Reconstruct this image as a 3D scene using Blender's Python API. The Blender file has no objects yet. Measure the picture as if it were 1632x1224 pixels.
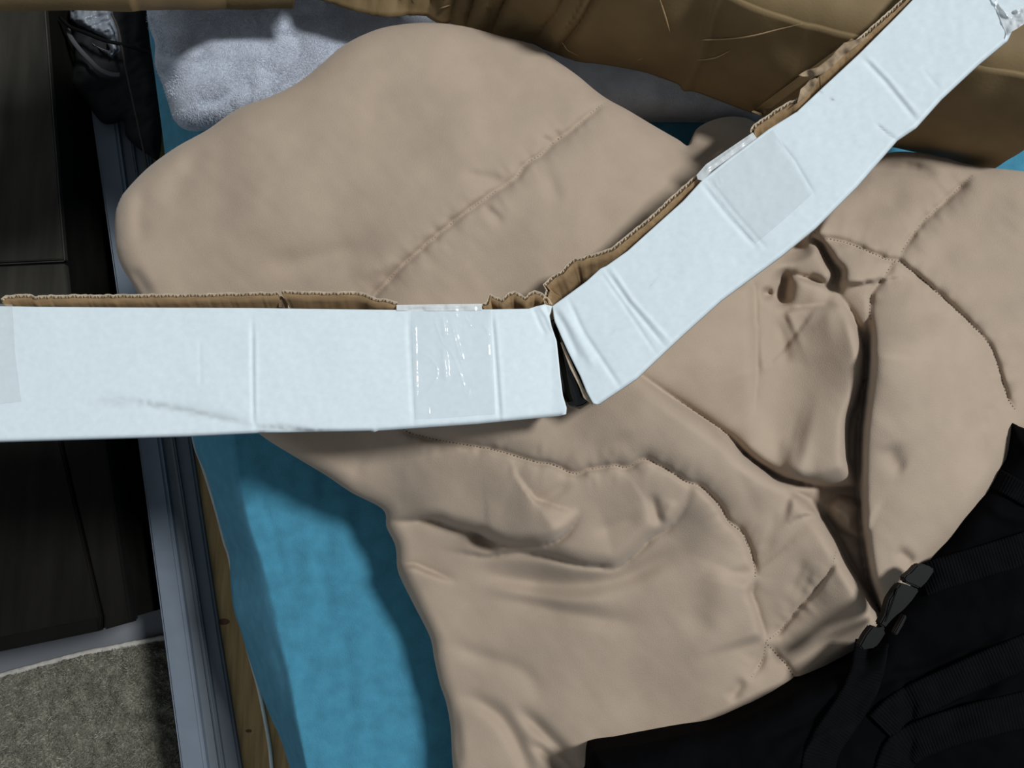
import bpy, bmesh, math, random
import numpy as np
from mathutils import Vector
rng = np.random.default_rng(7)
random.seed(7)
S = bpy.context.scene
COL = S.collection

# ------------------------------------------------------------------ camera
CAM_Z, TILT, FPX = 1.42, math.radians(8.0), 1413.0
cd = bpy.data.cameras.new('camera'); cam = bpy.data.objects.new('camera', cd); COL.objects.link(cam)
cam.location = (0, 0, CAM_Z); cam.rotation_euler = (TILT, 0, 0)
cd.sensor_width = 36; cd.lens = 36 * FPX / 1632; cd.clip_start = .01
S.camera = cam
# ------------------------------------------------------------------ world, light, exposure
w = bpy.data.worlds.new('world'); S.world = w; w.use_nodes = True
w.node_tree.nodes['Background'].inputs[0].default_value = (.80, .90, 1.0, 1)
w.node_tree.nodes['Background'].inputs[1].default_value = .20
def area(name, loc, target, size, energy, color):
    l = bpy.data.lights.new(name, 'AREA'); l.shape = 'DISK'; l.size = size; l.energy = energy; l.color = color
    o = bpy.data.objects.new(name, l); COL.objects.link(o); o.location = loc
    o.rotation_euler = (Vector(target) - Vector(loc)).to_track_quat('-Z', 'Y').to_euler()
    return o
area('ceiling_lamp', (3.15, 1.15, 6.0), (.05, .1, .5), 1.0, 345, (.97, .99, 1.0))
S.view_settings.view_transform = 'Standard'; S.view_settings.look = 'None'
S.view_settings.exposure = 0.0; S.view_settings.gamma = 1.0; S.view_settings.use_curve_mapping = False

# ------------------------------------------------------------------ helpers
ct, st = math.cos(TILT), math.sin(TILT)
def P(u, v, z):
    """world points seen at photo pixel (u, v) at height z (arrays allowed)"""
    u = np.asarray(u, float); v = np.asarray(v, float); z = np.asarray(z, float)
    a = (u - 816) / FPX; b = (612 - v) / FPX
    dx, dy, dz = a, b * ct + st, b * st - ct
    k = (z - CAM_Z) / dz
    return np.stack([dx * k, dy * k, CAM_Z + dz * k], -1)

def tag(o, label=None, cat=None, group=None, kind=None):
    for k, x in (('label', label), ('category', cat), ('group', group), ('kind', kind)):
        if x: o[k] = x
    return o
def empty(name, loc, label, cat, group=None):
    o = bpy.data.objects.new(name, None); COL.objects.link(o); o.location = loc; o.empty_display_size = .05
    return tag(o, label, cat, group)
def mesh(name, verts, faces, mat, parent=None, smooth=True, mids=None):
    m = bpy.data.meshes.new(name)
    v = np.asarray(verts, float)
    if parent is not None: v = v - np.array(parent.matrix_world.translation if parent.parent else parent.location)
    m.from_pydata(v.tolist(), [], [list(map(int, f)) for f in faces] if not isinstance(faces, np.ndarray) else faces.tolist())
    mats = mat if isinstance(mat, (list, tuple)) else [mat]
    for x in mats: m.materials.append(x)
    if mids is not None: m.polygons.foreach_set('material_index', np.asarray(mids, np.int32))
    m.polygons.foreach_set('use_smooth', [smooth] * len(m.polygons))
    m.update()
    o = bpy.data.objects.new(name, m); COL.objects.link(o)
    if parent is not None: o.parent = parent
    return o
def resample(p, step=None, n=None):
    p = np.asarray(p, float); s = np.r_[0, np.cumsum(np.hypot(*np.diff(p, axis=0).T))]
    if n is None: n = max(2, int(round(s[-1] / step)) + 1)
    t = np.linspace(0, s[-1], n)
    return np.stack([np.interp(t, s, p[:, k]) for k in range(p.shape[1])], 1)
def spline(p, step=4, closed=False):
    p = np.asarray(p, float); n = len(p); out = []
    for i in range(n if closed else n - 1):
        a, b, c, d = (p[(i + k) % n] if closed else p[min(max(i + k, 0), n - 1)] for k in (-1, 0, 1, 2))
        m = max(2, int(np.hypot(*(c - b)[:2]) / step))
        t = (np.arange(m) / m)[:, None]
        out.append(.5 * (2 * b + (c - a) * t + (2 * a - 5 * b + 4 * c - d) * t ** 2 + (3 * b - a - 3 * c + d) * t ** 3))
    if not closed: out.append(p[-1:])
    return np.concatenate(out)
def pdist(U, V, pts, closed=False):
    """distance, signed side (+ = right hand while travelling, seen in the picture), param 0..1, nearest point"""
    pts = np.asarray(pts, float)
    if closed: pts = np.vstack([pts, pts[:1]])
    best = np.full(U.shape, 1e9); side = np.zeros(U.shape); tt = np.zeros(U.shape); nx = U.copy(); ny = V.copy()
    L = np.hypot(*np.diff(pts, axis=0).T); cum = np.r_[0, np.cumsum(L)]
    for i in range(len(L)):
        ax, ay = pts[i]; ex, ey = pts[i + 1] - pts[i]
        if L[i] < 1e-9: continue
        t = np.clip(((U - ax) * ex + (V - ay) * ey) / L[i] ** 2, 0, 1)
        qx, qy = ax + t * ex, ay + t * ey
        d = np.hypot(U - qx, V - qy); m = d < best
        best[m] = d[m]; side[m] = np.sign(-(U - ax) * ey + (V - ay) * ex)[m]
        tt[m] = ((cum[i] + t * L[i]) / cum[-1])[m]; nx[m] = qx[m]; ny[m] = qy[m]
    return best, side, tt, nx, ny
def inside(U, V, poly):
    poly = np.asarray(poly); r = np.zeros(U.shape, bool); n = len(poly)
    for i in range(n):
        x1, y1 = poly[i]; x2, y2 = poly[(i + 1) % n]
        if y1 == y2: continue
        c = ((V < y1) != (V < y2)) & (U < (x2 - x1) * (V - y1) / (y2 - y1) + x1)
        r ^= c
    return r
def noise(U, V, scale, seed=0):
    r = np.random.default_rng(seed + 101); N = 128
    g = r.random((N, N)) * 2 - 1
    x = U / scale + 1000; y = V / scale + 1000
    xi = np.floor(x).astype(int); yi = np.floor(y).astype(int); fx = x - xi; fy = y - yi
    fx = fx * fx * fx * (fx * (fx * 6 - 15) + 10); fy = fy * fy * fy * (fy * (fy * 6 - 15) + 10)
    a = g[xi % N, yi % N]; b = g[(xi + 1) % N, yi % N]; c = g[xi % N, (yi + 1) % N]; d = g[(xi + 1) % N, (yi + 1) % N]
    return (a * (1 - fx) + b * fx) * (1 - fy) + (c * (1 - fx) + d * fx) * fy
def idw(U, V, pts, sig):
    num = np.zeros(U.shape); den = np.full(U.shape, 1e-12)
    for u, v, z in pts:
        k = np.exp(-((U - u) ** 2 + (V - v) ** 2) / (2 * sig * sig)) + 1e-9 / (1 + ((U - u) ** 2 + (V - v) ** 2) / 1e4)
        num += k * z; den += k
    return num / den
def blur(z, n=1):
    for _ in range(n):
        for ax in (0, 1):
            p = np.take(z, [0], ax); q = np.take(z, [-1], ax)
            e = np.concatenate([p, z, q], ax)
            z = .25 * np.take(e, range(0, z.shape[ax]), ax) + .5 * z + .25 * np.take(e, range(2, z.shape[ax] + 2), ax)
    return z
def field(name, poly, zfun, mat, parent=None, step=4, skirt=.05, edge_z=None, smooth_outline=True):
    """cloth-like closed shell over an outline: zfun(U, V, d) gives the height, skirt closes the sides and an underside the bottom"""
    poly = spline(poly, 4, True) if smooth_outline else np.asarray(poly, float)
    u0, v0 = poly.min(0) - 2 * step; u1, v1 = poly.max(0) + 2 * step
    us = np.arange(u0, u1, step); vs = np.arange(v0, v1, step)
    U, V = np.meshgrid(us, vs); ins = inside(U, V, poly)
    fk = ins[:-1, :-1] | ins[1:, :-1] | ins[:-1, 1:] | ins[1:, 1:]
    used = np.zeros(U.shape, bool)
    used[:-1, :-1] |= fk; used[1:, :-1] |= fk; used[:-1, 1:] |= fk; used[1:, 1:] |= fk
    d, _, _, nx, ny = pdist(U, V, poly, True)
    out = used & ~ins
    U = np.where(out, nx, U); V = np.where(out, ny, V); d = np.where(ins, d, 0)
    z = zfun(U, V, d)
    idx = -np.ones(U.shape, int); idx[used] = np.arange(used.sum())
    pts = P(U[used], V[used], z[used])
    a, b, c, e = idx[:-1, :-1][fk], idx[1:, :-1][fk], idx[1:, 1:][fk], idx[:-1, 1:][fk]
    F = np.stack([a, b, c, e], 1)
    n = len(pts)
    low = pts.copy(); bz = pts[:, 2].min() - skirt
    low[:, 2] = bz
    E = np.concatenate([F[:, [0, 1]], F[:, [1, 2]], F[:, [2, 3]], F[:, [3, 0]]])
    key = np.sort(E, 1); k1 = key[:, 0] * (n + 1) + key[:, 1]
    _, inv, cnt = np.unique(k1, return_inverse=True, return_counts=True)
    B = E[cnt[inv] == 1]
    side = np.stack([B[:, 1], B[:, 0], B[:, 0] + n, B[:, 1] + n], 1)
    rim = np.unique(B)
    remap = -np.ones(2 * n, int); remap[:n] = np.arange(n); remap[rim + n] = n + np.arange(len(rim))
    side = remap[side]
    cen = low[rim].mean(0)
    verts = np.vstack([pts, low[rim]])
    return mesh(name, verts, np.vstack([F, side]), mat, parent)
def coons(top, bot, left, right, n, m):
    """grid of pixels (n along, m across) between four boundary curves"""
    T = resample(top, n=n)[None]; B = resample(bot, n=n)[None]; L = resample(left, n=m)[:, None]; R = resample(right, n=m)[:, None]
    s = np.linspace(0, 1, n)[None, :, None]; t = np.linspace(0, 1, m)[:, None, None]
    G = (1 - t) * T + t * B + (1 - s) * L + s * R - ((1 - s) * (1 - t) * T[:, :1] + s * (1 - t) * T[:, -1:] + (1 - s) * t * B[:, :1] + s * t * B[:, -1:])
    return G[..., 0], G[..., 1]
def grid_faces(m, n):
    i = np.arange(m * n).reshape(m, n)
    return np.stack([i[:-1, :-1].ravel(), i[1:, :-1].ravel(), i[1:, 1:].ravel(), i[:-1, 1:].ravel()], 1)
def sheet(name, U, V, z, mat, parent=None, thick=0, mats=None, smooth=True):
    m, n = U.shape
    pts = P(U.ravel(), V.ravel(), (z + 0 * U).ravel())
    o = mesh(name, pts, grid_faces(m, n), mats or mat, parent, smooth)
    if thick:
        s = o.modifiers.new('solid', 'SOLIDIFY'); s.thickness = thick; s.offset = -1
        if mats and len(mats) > 1: s.material_offset = 1; s.material_offset_rim = 1
    return o
def prism(name, poly, z0, z1, mat, parent=None, bev=.001, seg=2, world=False):
    """outline (pixels at z1, or world xy) raised from z0 to z1, edges bevelled"""
    p = np.asarray(poly, float)
    top = np.c_[p, np.full(len(p), z1)] if world else P(p[:, 0], p[:, 1], z1)
    if parent is not None: off = np.array(parent.location)
    else: off = np.zeros(3)
    bm = bmesh.new()
    vs = [bm.verts.new((x - off[0], y - off[1], z1 - off[2])) for x, y, _ in top]
    f = bm.faces.new(vs); bm.normal_update()
    if f.normal.z < 0: f.normal_flip()
    r = bmesh.ops.extrude_face_region(bm, geom=[f])
    for g in r['geom']:
        if isinstance(g, bmesh.types.BMVert): g.co.z = z0 - off[2]
    bmesh.ops.recalc_face_normals(bm, faces=bm.faces)
    if bev: bmesh.ops.bevel(bm, geom=bm.edges[:], offset=bev, segments=seg, affect='EDGES', clamp_overlap=True)
    m = bpy.data.meshes.new(name); bm.to_mesh(m); bm.free(); m.materials.append(mat)
    for q in m.polygons: q.use_smooth = True
    o = bpy.data.objects.new(name, m); COL.objects.link(o)
    if parent is not None: o.parent = parent
    try: m.set_sharp_from_angle(angle=math.radians(40))
    except Exception: pass
    return o
def tube(name, pts, r, mat, parent=None, sides=8, flat=1.0):
    pts = np.asarray(pts, float); n = len(pts)
    t = np.gradient(pts, axis=0); t /= np.linalg.norm(t, axis=1)[:, None] + 1e-12
    up = np.array([0, 0, 1.]); a = np.cross(t, up); a /= np.linalg.norm(a, axis=1)[:, None] + 1e-12; b = np.cross(a, t)
    r = np.broadcast_to(r, (n,))
    ang = np.linspace(0, 2 * math.pi, sides, endpoint=False)
    v = pts[:, None] + r[:, None, None] * (np.cos(ang)[None, :, None] * a[:, None] + flat * np.sin(ang)[None, :, None] * b[:, None])
    F = []
    for i in range(n - 1):
        for k in range(sides):
            k2 = (k + 1) % sides
            F.append((i * sides + k, i * sides + k2, (i + 1) * sides + k2, (i + 1) * sides + k))
    F.append(tuple(range(sides))[::-1]); F.append(tuple((n - 1) * sides + k for k in range(sides)))
    return mesh(name, v.reshape(-1, 3), F, mat, parent)
def attr(o, name, vals):
    a = o.data.attributes.new(name, 'FLOAT', 'POINT'); a.data.foreach_set('value', np.asarray(vals, np.float32).ravel())

# ------------------------------------------------------------------ materials
def srgb(r, g, b):
    return tuple(((c / 255 / 12.92) if c / 255 <= .04045 else ((c / 255 + .055) / 1.055) ** 2.4) for c in (r, g, b)) + (1,)
def mat(name, col, rough=.8, spec=.3, var=.06, vscale=40, bump=None, bscale=800, bdist=.0006, sheen=0, stretch=None, dirt=None, alpha=1, coat=0, col2=None, v2=None):
    m = bpy.data.materials.new(name); m.use_nodes = True; nt = m.node_tree; N = nt.nodes; L = nt.links
    p = N['Principled BSDF']; p.inputs['Roughness'].default_value = rough; p.inputs['Specular IOR Level'].default_value = spec
    if sheen: p.inputs['Sheen Weight'].default_value = sheen; p.inputs['Sheen Roughness'].default_value = .5
    if coat: p.inputs['Coat Weight'].default_value = coat; p.inputs['Coat Roughness'].default_value = .12
    p.inputs['Alpha'].default_value = alpha
    tc = N.new('ShaderNodeTexCoord'); vec = tc.outputs['Object']
    if stretch:
        mp = N.new('ShaderNodeMapping'); mp.inputs['Scale'].default_value = stretch[:3]
        if len(stretch) > 3: mp.inputs['Rotation'].default_value = (0, 0, stretch[3])
        L.new(vec, mp.inputs[0]); vec = mp.outputs[0]
    nz = N.new('ShaderNodeTexNoise'); nz.inputs['Scale'].default_value = vscale; nz.inputs['Detail'].default_value = 6; L.new(vec, nz.inputs['Vector'])
    mx = N.new('ShaderNodeMix'); mx.data_type = 'RGBA'
    c2 = col2 or tuple(max(0, c * (1 + 2 * var)) for c in col[:3]) + (1,)
    c1 = col if col2 else tuple(max(0, c * (1 - 2 * var)) for c in col[:3]) + (1,)
    mr = N.new('ShaderNodeMapRange'); mr.inputs[1].default_value = .3; mr.inputs[2].default_value = .7; L.new(nz.outputs[0], mr.inputs[0])
    L.new(mr.outputs[0], mx.inputs[0]); mx.inputs[6].default_value = c1; mx.inputs[7].default_value = c2
    out = mx.outputs[2]
    if dirt:
        at = N.new('ShaderNodeAttribute'); at.attribute_name = 'dirt'
        m2 = N.new('ShaderNodeMix'); m2.data_type = 'RGBA'; L.new(at.outputs['Fac'], m2.inputs[0]); L.new(out, m2.inputs[6]); m2.inputs[7].default_value = dirt
        out = m2.outputs[2]
    L.new(out, p.inputs['Base Color'])
    if bump:
        bn = N.new('ShaderNodeTexNoise'); bn.inputs['Scale'].default_value = bscale; bn.inputs['Detail'].default_value = 4; L.new(vec, bn.inputs['Vector'])
        b = N.new('ShaderNodeBump'); b.inputs['Strength'].default_value = bump; b.inputs['Distance'].default_value = bdist
        L.new(bn.outputs[0], b.inputs['Height']); L.new(b.outputs[0], p.inputs['Normal'])
    return m
M = {}
M['comforter'] = mat('peach_cotton', (.415, .327, .249, 1), .95, .1, .025, 30, .5, 900, .0006, sheen=.15)
M['thread'] = mat('shaded_seam_thread', (.11, .075, .06, 1), .9, .1)
M['sheet'] = mat('blue_cotton', (.062, .245, .36, 1), .95, .1, .06, 60, .7, 700, .001, sheen=.1)
M['piping'] = mat('white_piping', (.62, .68, .66, 1), .8, .2)
M['white'] = mat('white_board', (.71, .80, .835, 1), .6, .25, .015, 200, .12, 600, .0003, dirt=(.22, .23, .22, 1))
M['kraft'] = mat('kraft_board', (.30, .20, .105, 1), .85, .15, .08, 60, .3, 900, .0004, stretch=(1, 6, 1))
M['kraft_edge'] = mat('kraft_edge', (.50, .41, .30, 1), .9, .1, .1, 200)
M['torn'] = mat('torn_kraft', (.33, .245, .16, 1), .9, .1, .15, 150)
M['flute'] = mat('kraft_flute', (.16, .11, .065, 1), .9, .1, .1, 200)
M['box'] = mat('brown_box', (.20, .14, .068, 1), .65, .2, .10, 12, .3, 350, .0006, dirt=(.55, .42, .28, 1))
M['lit_crease'] = mat('lit_crease_board', (.36, .25, .125, 1), .5, .35, .06, 20)
M['rail'] = mat('grey_painted_rail', (.155, .185, .225, 1), .55, .4, .03, 30, .1, 400, .0003)
M['rail_shaded'] = mat('grey_rail_shaded', (.11, .13, .15, 1), .55, .4, .03, 30)  # darker copy of the rail paint, the ledge's shade put into the colour
M['wood'] = mat('pine_wood', (.36, .24, .105, 1), .6, .2, .14, 9, .25, 90, .0006, stretch=(14, 1.2, 4, .13))
M['knot'] = mat('wood_knot', (.11, .05, .02, 1), .6, .3)
M['dark'] = mat('black_brown_wood', (.008, .0074, .0063, 1), .75, .06, .15, 6, .2, 120, .0004, stretch=(8, 1, 4))
M['cab'] = mat('cabinet_wood', (.034, .032, .027, 1), .8, .05, .15, 6, .2, 120, .0004, stretch=(8, 1, 4))
M['shaded_edge'] = mat('shaded_black_edge', (.006, .0056, .005, 1), .7, .06, .05, 20)  # rim darker than the lid, shade of its bevel painted in
M['slim'] = mat('pale_edge', (.06, .055, .05, 1), .7, .1)  # thin lines paler than the cabinet they edge
M['floor'] = mat('grey_floor', (.17, .18, .195, 1), .6, .3, .05, 8, .2, 300, .0004)
M['rug'] = mat('beige_rug', (.225, .215, .17, 1), 1, 0, .22, 55, 1, 350, .006)
M['rug_edge'] = mat('pale_binding', (.48, .46, .42, 1), .95, .05, .1, 100, .6, 900, .001)
M['pile'] = mat('rug_pile', (.28, .27, .22, 1), 1, 0, .18, 40)
M['plush'] = mat('white_plush', (.50, .54, .62, 1), 1, .05, .07, 40, .8, 500, .002, sheen=.3)
M['plush_fibre'] = mat('plush_fibre', (.58, .62, .70, 1), 1, .05, .05, 40, sheen=.3)
M['black_cloth'] = mat('black_nylon', (.0028, .0029, .0034, 1), .95, .02, .1, 30, .5, 900, .0005)
M['black_web'] = mat('black_webbing', (.0040, .0042, .0048, 1), .9, .03, .1, 60)
M['plastic'] = mat('black_plastic', (.0045, .0047, .0043, 1), .5, .10, .02, 30)
M['gloss_black'] = mat('gloss_black', (.006, .008, .007, 1), .12, .6, .02, 30)
M['dark_cloth'] = mat('charcoal_cloth', (.018, .018, .019, 1), .9, .2, .15, 30, .5, 600, .0008)
M['bag_white'] = mat('pale_plastic', (.22, .24, .27, 1), .35, .5, .08, 50)
M['grey_strap'] = mat('grey_strap', (.075, .075, .08, 1), .6, .4)
M['cord'] = mat('brown_cord', (.05, .042, .036, 1), .8, .2)
M['ink'] = mat('black_scuff', (.03, .03, .035, 1), .8, .1)
def tape_mat(name, col, alpha, rough):
    m = mat(name, col, rough, .6, .02, 60); p = m.node_tree.nodes['Principled BSDF']; p.inputs['Alpha'].default_value = alpha; return m
M['tape'] = tape_mat('clear_tape', (.74, .79, .81, 1), .22, .12)
M['tape_matte'] = tape_mat('matte_tape', (.66, .70, .69, 1), .18, .4)
M['tape_white'] = tape_mat('folded_tape', (.72, .76, .77, 1), .85, .18)

# ------------------------------------------------------------------ floor, rug
Zm = .45
def box_world(name, x0, x1, y0, y1, z0, z1, m, parent=None, bev=.002, rot=0, piv=None):
    p = np.array([(x0, y0), (x1, y0), (x1, y1), (x0, y1)], float)
    return prism(name, p, z0, z1, m, parent, bev, 2, True)
fl = box_world('floor', -2.2, 2.2, -1.9, 2.2, -.05, 0, M['floor'], bev=0); tag(fl, kind='structure')
M['wall'] = mat('pale_wall', (.55, .56, .56, 1), .9, .1, .02, 10)
for nm, b_ in (('wall_left', (-2.2, -2.12, -1.9, 2.2)), ('wall_back', (-2.12, 2.2, 2.12, 2.2))):
    tag(box_world(nm, *b_, 0, 2.5, M['wall'], bev=0), kind='structure')

rug_z = .016
e0 = [(-400, 1160), (-200, 1119), (0, 1077), (130, 1042), (262, 1016), (420, 976)]
rp = np.array(e0 + [(470, 1500), (-400, 1500)], float)
rug = empty('rug', P(100, 1250, 0), 'beige short-pile rug on the grey floor beside the bed', 'rug')
def rugz(U, V, d): return rug_z + .0035 * noise(U, V, 13, 3) + .0025 * noise(U, V, 6, 4) + .003 * noise(U, V, 34, 5) - .008 * np.exp(-d / 3)
field('rug_base', rp, rugz, M['rug'], rug, 4, .004, smooth_outline=False)
ed = resample(e0, 6); bnd = P(ed[:, 0], ed[:, 1], .012); bnd[:, 2] += .001 * noise(ed[:, 0], ed[:, 1], 9, 8)
bo = tube('binding', bnd, .0045 + .0008 * noise(ed[:, 0], ed[:, 1], 8, 2), M['rug_edge'], rug, 8, .8); bo['label'] = 'pale bound rug edge'
# tufts of pile (one mass)
n = 26000
uu = rng.uniform(-60, 330, n); vv = rng.uniform(1010, 1290, n); k = inside(uu, vv, rp - np.array([0, -4])); uu, vv = uu[k], vv[k]
z0 = rug_z + .0035 * noise(uu, vv, 13, 3) + .0025 * noise(uu, vv, 6, 4) + .003 * noise(uu, vv, 34, 5)
b = P(uu, vv, z0 - .001); n = len(b); a = rng.uniform(0, 6.283, n)
side = np.stack([np.cos(a), np.sin(a), 0 * a], 1) * .0012
lean = np.stack([rng.normal(0, .0022, n), rng.normal(0, .0022, n), rng.uniform(.004, .008, n)], 1)
vts = np.stack([b - side, b + side, b + lean], 1).reshape(-1, 3)
po = mesh('pile', vts, np.arange(3 * n).reshape(n, 3), M['pile'], rug, False); po['kind'] = 'stuff'

# ------------------------------------------------------------------ bed: frame and mattress
bed = empty('bed_frame', P(300, 900, 0), 'grey painted bed side rail with a pine board beside the blue mattress', 'bed frame')
def strip(name, le, ri, z_l, z_r, depth, m, parent, bev=.003):
    L = P([p[0] for p in le], [p[1] for p in le], z_l); R = P([p[0] for p in ri], [p[1] for p in ri], z_r)
    n = len(L); lo = min(z_l, z_r) - depth
    Lb = L.copy(); Lb[:, 2] = lo; Rb = R.copy(); Rb[:, 2] = lo
    bm = bmesh.new(); off = np.array(parent.location)
    rows = [[bm.verts.new(tuple(q - off)) for q in A] for A in (Lb, L, R, Rb)]
    for i in range(n - 1):
        for a in range(4):
            A, B = rows[a], rows[(a + 1) % 4]
            bm.faces.new((A[i], A[i + 1], B[i + 1], B[i]))
    bm.faces.new([r[0] for r in rows]); bm.faces.new([r[-1] for r in rows][::-1])
    bmesh.ops.recalc_face_normals(bm, faces=bm.faces)
    es = [e for e in bm.edges if e.calc_face_angle(0) > .5]
    if bev: bmesh.ops.bevel(bm, geom=es, offset=bev, segments=3, affect='EDGES', clamp_overlap=True)
    me = bpy.data.meshes.new(name); bm.to_mesh(me); bm.free(); me.materials.append(m)
    for q in me.polygons: q.use_smooth = True
    try: me.set_sharp_from_angle(angle=math.radians(35))
    except Exception: pass
    o = bpy.data.objects.new(name, me); COL.objects.link(o); o.parent = parent
    return o
rv = [-260, 200, 700, 1016, 1224, 1420]
strip('side_rail', list(zip([88, 147, 218, 260, 287, 313], rv)), list(zip([126, 186, 255, 300, 329, 356], rv)), .17, .17, .17, M['rail'], bed, .004)
strip('ledge', list(zip([126, 186, 255, 300, 329, 356], rv)), list(zip([165, 232, 303, 350, 384, 414], rv)), .158, .148, .13, M['rail_shaded'], bed, .003)
strip('bead', list(zip([141, 201, 270, 318, 349, 377], rv)), list(zip([146, 207, 277, 326, 357, 386], rv)), .161, .161, .03, M['rail_shaded'], bed, .002)
strip('pine_board', list(zip([163, 230, 300, 347, 380, 410], rv)), list(zip([255, 330, 400, 450, 490, 530], rv)), .138, .138, .12, M['wood'], bed, .003)
for u, v, r in ((356, 991, 5), (396, 1165, 2.5)):
    th = np.linspace(0, 6.283, 12, endpoint=False)
    prism('knot', np.c_[u + 2 * r * np.cos(th), v + r * np.sin(th)], .135, .1386, M['knot'], bed, 0)

mat_root = empty('mattress', P(800, 700, .2), 'thick mattress in a blue cotton fitted sheet under the comforter', 'mattress')
edge = spline([(215, -260), (232, 0), (248, 130), (262, 240), (278, 400), (292, 550), (308, 700), (330, 760), (349, 830), (365, 885), (367, 920), (372, 970), (385, 1010), (400, 1060), (412, 1095), (430, 1140), (448, 1180), (462, 1224), (488, 1300), (520, 1420)], 6)
shld = spline([(300, -260), (318, 0), (330, 130), (338, 240), (350, 400), (362, 550), (376, 700), (385, 770), (397, 830), (420, 900), (436, 960), (446, 1010), (458, 1060), (468, 1110), (476, 1150), (490, 1224), (510, 1300), (545, 1420)], 6)
nn = 240
E = resample(edge, n=nn); Sh = np.stack([np.interp(E[:, 1], shld[:, 1], shld[:, 0]), E[:, 1]], 1)
cols, zs = [], []
for t in np.linspace(0, 1, 22):                       # rounded shoulder
    a = t * math.pi / 2
    cols.append(E + (Sh - E) * t); zs.append(np.full(nn, Zm - .095 * (.5 * ((1 - t) ** 2 + .010) ** .5 - .05 + .5 * (1 - t) ** 1.5)))
for t in np.linspace(0, 1, 150)[1:] ** 1.3:
    cols.append(Sh + (np.array([[2050, 0]]) - Sh * [1, 0]) * [t, 0]); zs.append(np.full(nn, Zm))
U = np.stack([c[:, 0] for c in cols], 1); V = np.stack([c[:, 1] for c in cols], 1); Z = np.stack(zs, 1)
fade = np.clip((Z - .37) / .05, 0, 1)
Z = Z + .0022 * noise(U * 2.2, V * .5, 60, 21) * fade + .0012 * noise(U, V, 26, 22)
for pts, dp, wd in (([(492, 840), (512, 910), (522, 960), (530, 1010)], .0018, 4), ([(400, 760), (440, 860), (462, 960)], .002, 6), ([(540, 1000), (560, 1100), (565, 1200)], .0012, 8), ([(425, 1000), (455, 1090), (462, 1200)], .003, 7)):
    d, s, t, *_ = pdist(U, V, spline(pts)); Z -= dp * np.exp(-(d / wd) ** 2) * np.clip(4 * np.minimum(t, 1 - t), 0, 1)
pts = P(U, V, Z)
sk = pts[:, :1].copy(); sk[..., 0] += .012; sk[..., 2] = .28
sk2 = sk.copy(); sk2[..., 0] += .004; sk2[..., 2] = .139
pts = np.concatenate([sk2, sk, pts], 1)
mesh('fitted_sheet', pts.reshape(-1, 3), grid_faces(*pts.shape[:2])[:, ::-1], M['sheet'], mat_root)
pp = spline([(292, 600, ), (308, 700), (320, 735), (330, 765), (345, 815), (358, 865), (366, 890), (378, 960), (394, 1030), (411, 1093), (421, 1140), (429, 1185), (433, 1224), (440, 1300), (446, 1400)], 5)
q = P(pp[:, 0], pp[:, 1], .141)
o = tube('piping', q, .0026, M['piping'], mat_root, 8); o['label'] = 'thin white piping along the mattress edge'

# ------------------------------------------------------------------ dark furniture at the left
def wpx(pts, z): return P([p[0] for p in pts], [p[1] for p in pts], z)[:, :2]
ch = empty('storage_chest', P(80, 850, 0), 'black-brown low chest on the grey floor, just above the rug', 'chest')
zc = .225
prism('body', wpx([(-420, 520), (136, 515), (207, 985), (-400, 1105)], zc - .02), .0, zc - .021, M['dark'], ch, .002, 2, True)
prism('lid_board', [(-420, 512), (52, 520), (160.5, 985), (157, 1006), (-400, 1122)], zc - .02, zc, M['dark'], ch, .002)
prism('lid_board', [(57, 520), (138, 505), (211, 991), (165, 1004), (165.5, 985)], zc - .02, zc, M['dark'], ch, .002)
for q, zz in (([(-400, 1096), (155, 984), (157, 1004), (-400, 1120)], .0015), ([(133, 505), (139, 505), (212, 991), (205, 991)], .0015)):
    prism('rim', q, zc - .004, zc + zz, M['shaded_edge'], ch, .001)
cb = empty('cabinet', P(30, 250, 0), 'black-brown cabinet with a pale worn top edge, left of the bed', 'cabinet')
zt = .265
prism('body', wpx([(-420, -260), (50, -260), (80, 110), (103, 412), (113, 505), (-420, 535)], zt - .012), 0, zt - .013, M['dark'], cb, .002, 2, True)
prism('top_panel', [(-420, -250), (50, -260), (78, 110), (102, 413), (-420, 436)], zt - .012, zt, M['cab'], cb, .0012)
prism('drawer_front', [(-420, 443), (103, 420), (112, 500), (-420, 530)], zt - .014, zt - .003, M['cab'], cb, .0012)
t1 = resample([(50, -260), (79, 110), (103, 415)], 12); q = P(t1[:, 0], t1[:, 1], zt - .001)
o = tube('edge_strip', q, .0009, M['slim'], cb, 6); o['label'] = 'pale worn edge'
t1 = resample([(-420, 440), (0, 421), (102, 416)], 12); q = P(t1[:, 0], t1[:, 1], zt - .002)
o = tube('edge_strip', q, .0008, M['slim'], cb, 6); o['label'] = 'pale worn edge'

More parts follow.
